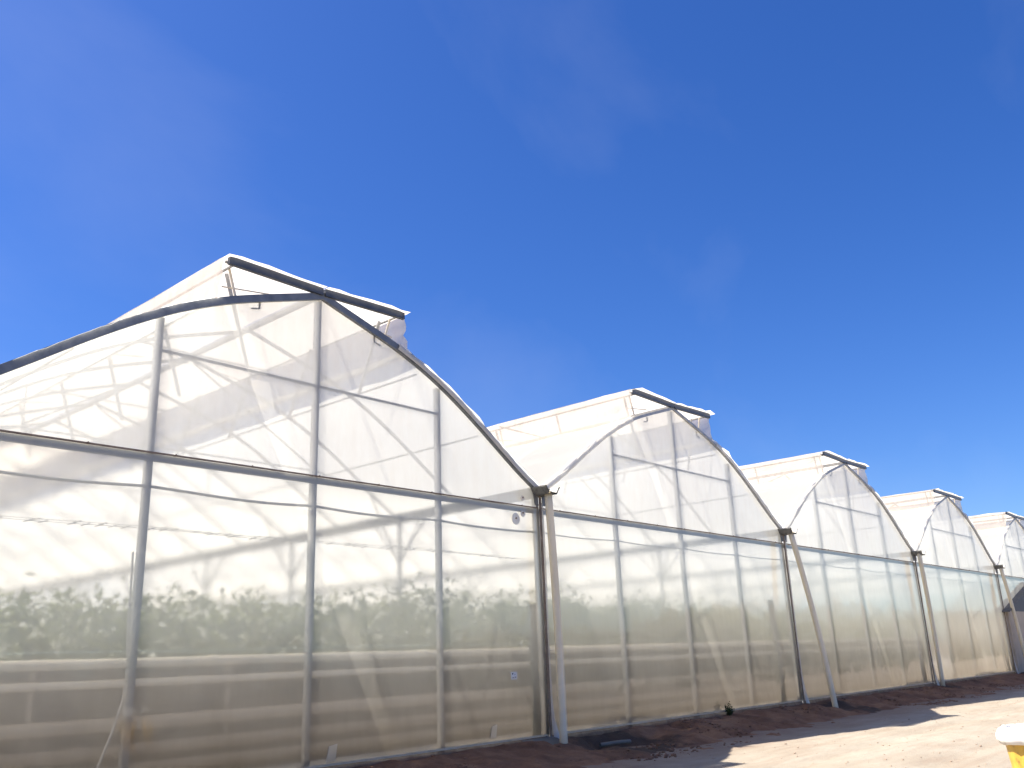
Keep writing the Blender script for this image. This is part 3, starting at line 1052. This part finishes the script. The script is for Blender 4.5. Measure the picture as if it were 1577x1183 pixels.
# ------------------------------------------------------------------ yellow bin with white liner, right foreground
bn = empty('yellow_bin', (-3.14, -8.12, -.315))
tag(bn, 'yellow plastic bin with white liner rolled over its rim, at right corner', 'bin')
n = 48
def ring(prof_, wob, seed):
    q = MB()
    for r, z in prof_:
        for k in range(n):
            t = 2*math.pi*k/n
            rr = r*(1 + wob*fn(math.cos(t)*2, math.sin(t)*2, z*6+seed, 1.6)) + wob*.3*r*fn(math.cos(t)*7, math.sin(t)*7, z*9+seed, 1)
            q.v.append((rr*math.cos(t), rr*math.sin(t), z + wob*.25*fn(math.cos(t)*3, math.sin(t)*3, z+seed+5, 1)))
    for i in range(len(prof_)-1):
        for k in range(n):
            q.f.append((i*n+k, i*n+(k+1) % n, (i+1)*n+(k+1) % n, (i+1)*n+k))
    return q
body = ring([(.0, .0), (.205, .0), (.215, .02), (.24, .25), (.242, .26), (.250, .265), (.250, .285), (.244, .29), (.268, .55), (.289, .74), (.292, .75), (.275, .75), (.25, .6), (.215, .03), (0, .03)], 0, 1).build('body', M['yellow'], bn, True)
ring([(.292, .715), (.305, .70), (.325, .705), (.342, .74), (.342, .78), (.322, .815), (.285, .84), (.25, .835), (.24, .76), (.22, .55), (.19, .3)], .06, 2).build('liner', M['white'], bn, True)
for az, z, r in ((200, .50, .022), (232, .44, .03), (176, .56, .008)):
    t = math.radians(az)
    rr = .215 + (.289-.215)*(z-.02)/.72
    MB().tube([(rr*math.cos(t)*.99, rr*math.sin(t)*.99, z), ((rr+.006)*math.cos(t), (rr+.006)*math.sin(t), z)], r, 12).build('hole_plug', M['rust'], bn)

# ------------------------------------------------------------------ shed in front of the last bay
sh = empty('shed', (33.6, -.14, -.1))
tag(sh, 'low shed with dark grey pitched roof and beige wall at far right', 'shed')
MB().box((-4.66, 0, -.2), (4.66, 2.6, 2.42)).build('wall', M['shedwall'], sh)
q = MB()
q.v = [(-5.0, -.16, 2.43), (0, -.16, 3.74), (5.0, -.16, 2.43), (-5.0, -.16, 2.37), (0, -.16, 3.68), (5.0, -.16, 2.37)]
q.v += [(x, 2.7, z) for x, y_, z in q.v]
q.f = [(3, 4, 1, 0), (4, 5, 2, 1), (6, 7, 10, 9), (7, 8, 11, 10), (0, 1, 7, 6), (1, 2, 8, 7), (9, 10, 4, 3), (10, 11, 5, 4), (0, 6, 9, 3), (2, 5, 11, 8)]
q.build('roof', M['roofgrey'], sh)
q = MB()
q.v = [(-4.65, .01, 2.425), (4.65, .01, 2.425), (0, .01, 3.64), (-4.65, 2.58, 2.425), (4.65, 2.58, 2.425), (0, 2.58, 3.64)]
q.f = [(0, 1, 2), (5, 4, 3), (0, 2, 5, 3), (1, 4, 5, 2), (0, 3, 4, 1)]
q.build('gable', M['roofgrey'], sh)

# ------------------------------------------------------------------ scrubby rise across the road (seen mirrored in the film)
M['scrub'] = pbr('scrub_hill', [(0.3, (0.05, 0.055, 0.035)), (0.5, (0.09, 0.085, 0.055)), (0.72, (0.17, 0.135, 0.095))], 0.8, 0.95, 0, 0.6, 3)
rows = []
for i in range(101):
    x = 22 + 1.6*i
    row = []
    for j in range(25):
        t = j/24
        e = math.sin(math.pi*t)**.8 * min(1, i/10) * min(1, (100-i)/12)
        h = (4.6 + 2.6*fn(x, 0, 31, .05) + .9*fn(x, t*6, 33, .25))*e + .5*e*fn(x, t*20, 35, .8)
        row.append((x, -15 - 34*t + 3*fn(x, t, 37, .1), -.36 + max(0, h)))
    rows.append(row)
o = MB().quadgrid(rows).build('scrubby_hill', M['scrub'], None, True)
o['kind'] = 'structure'
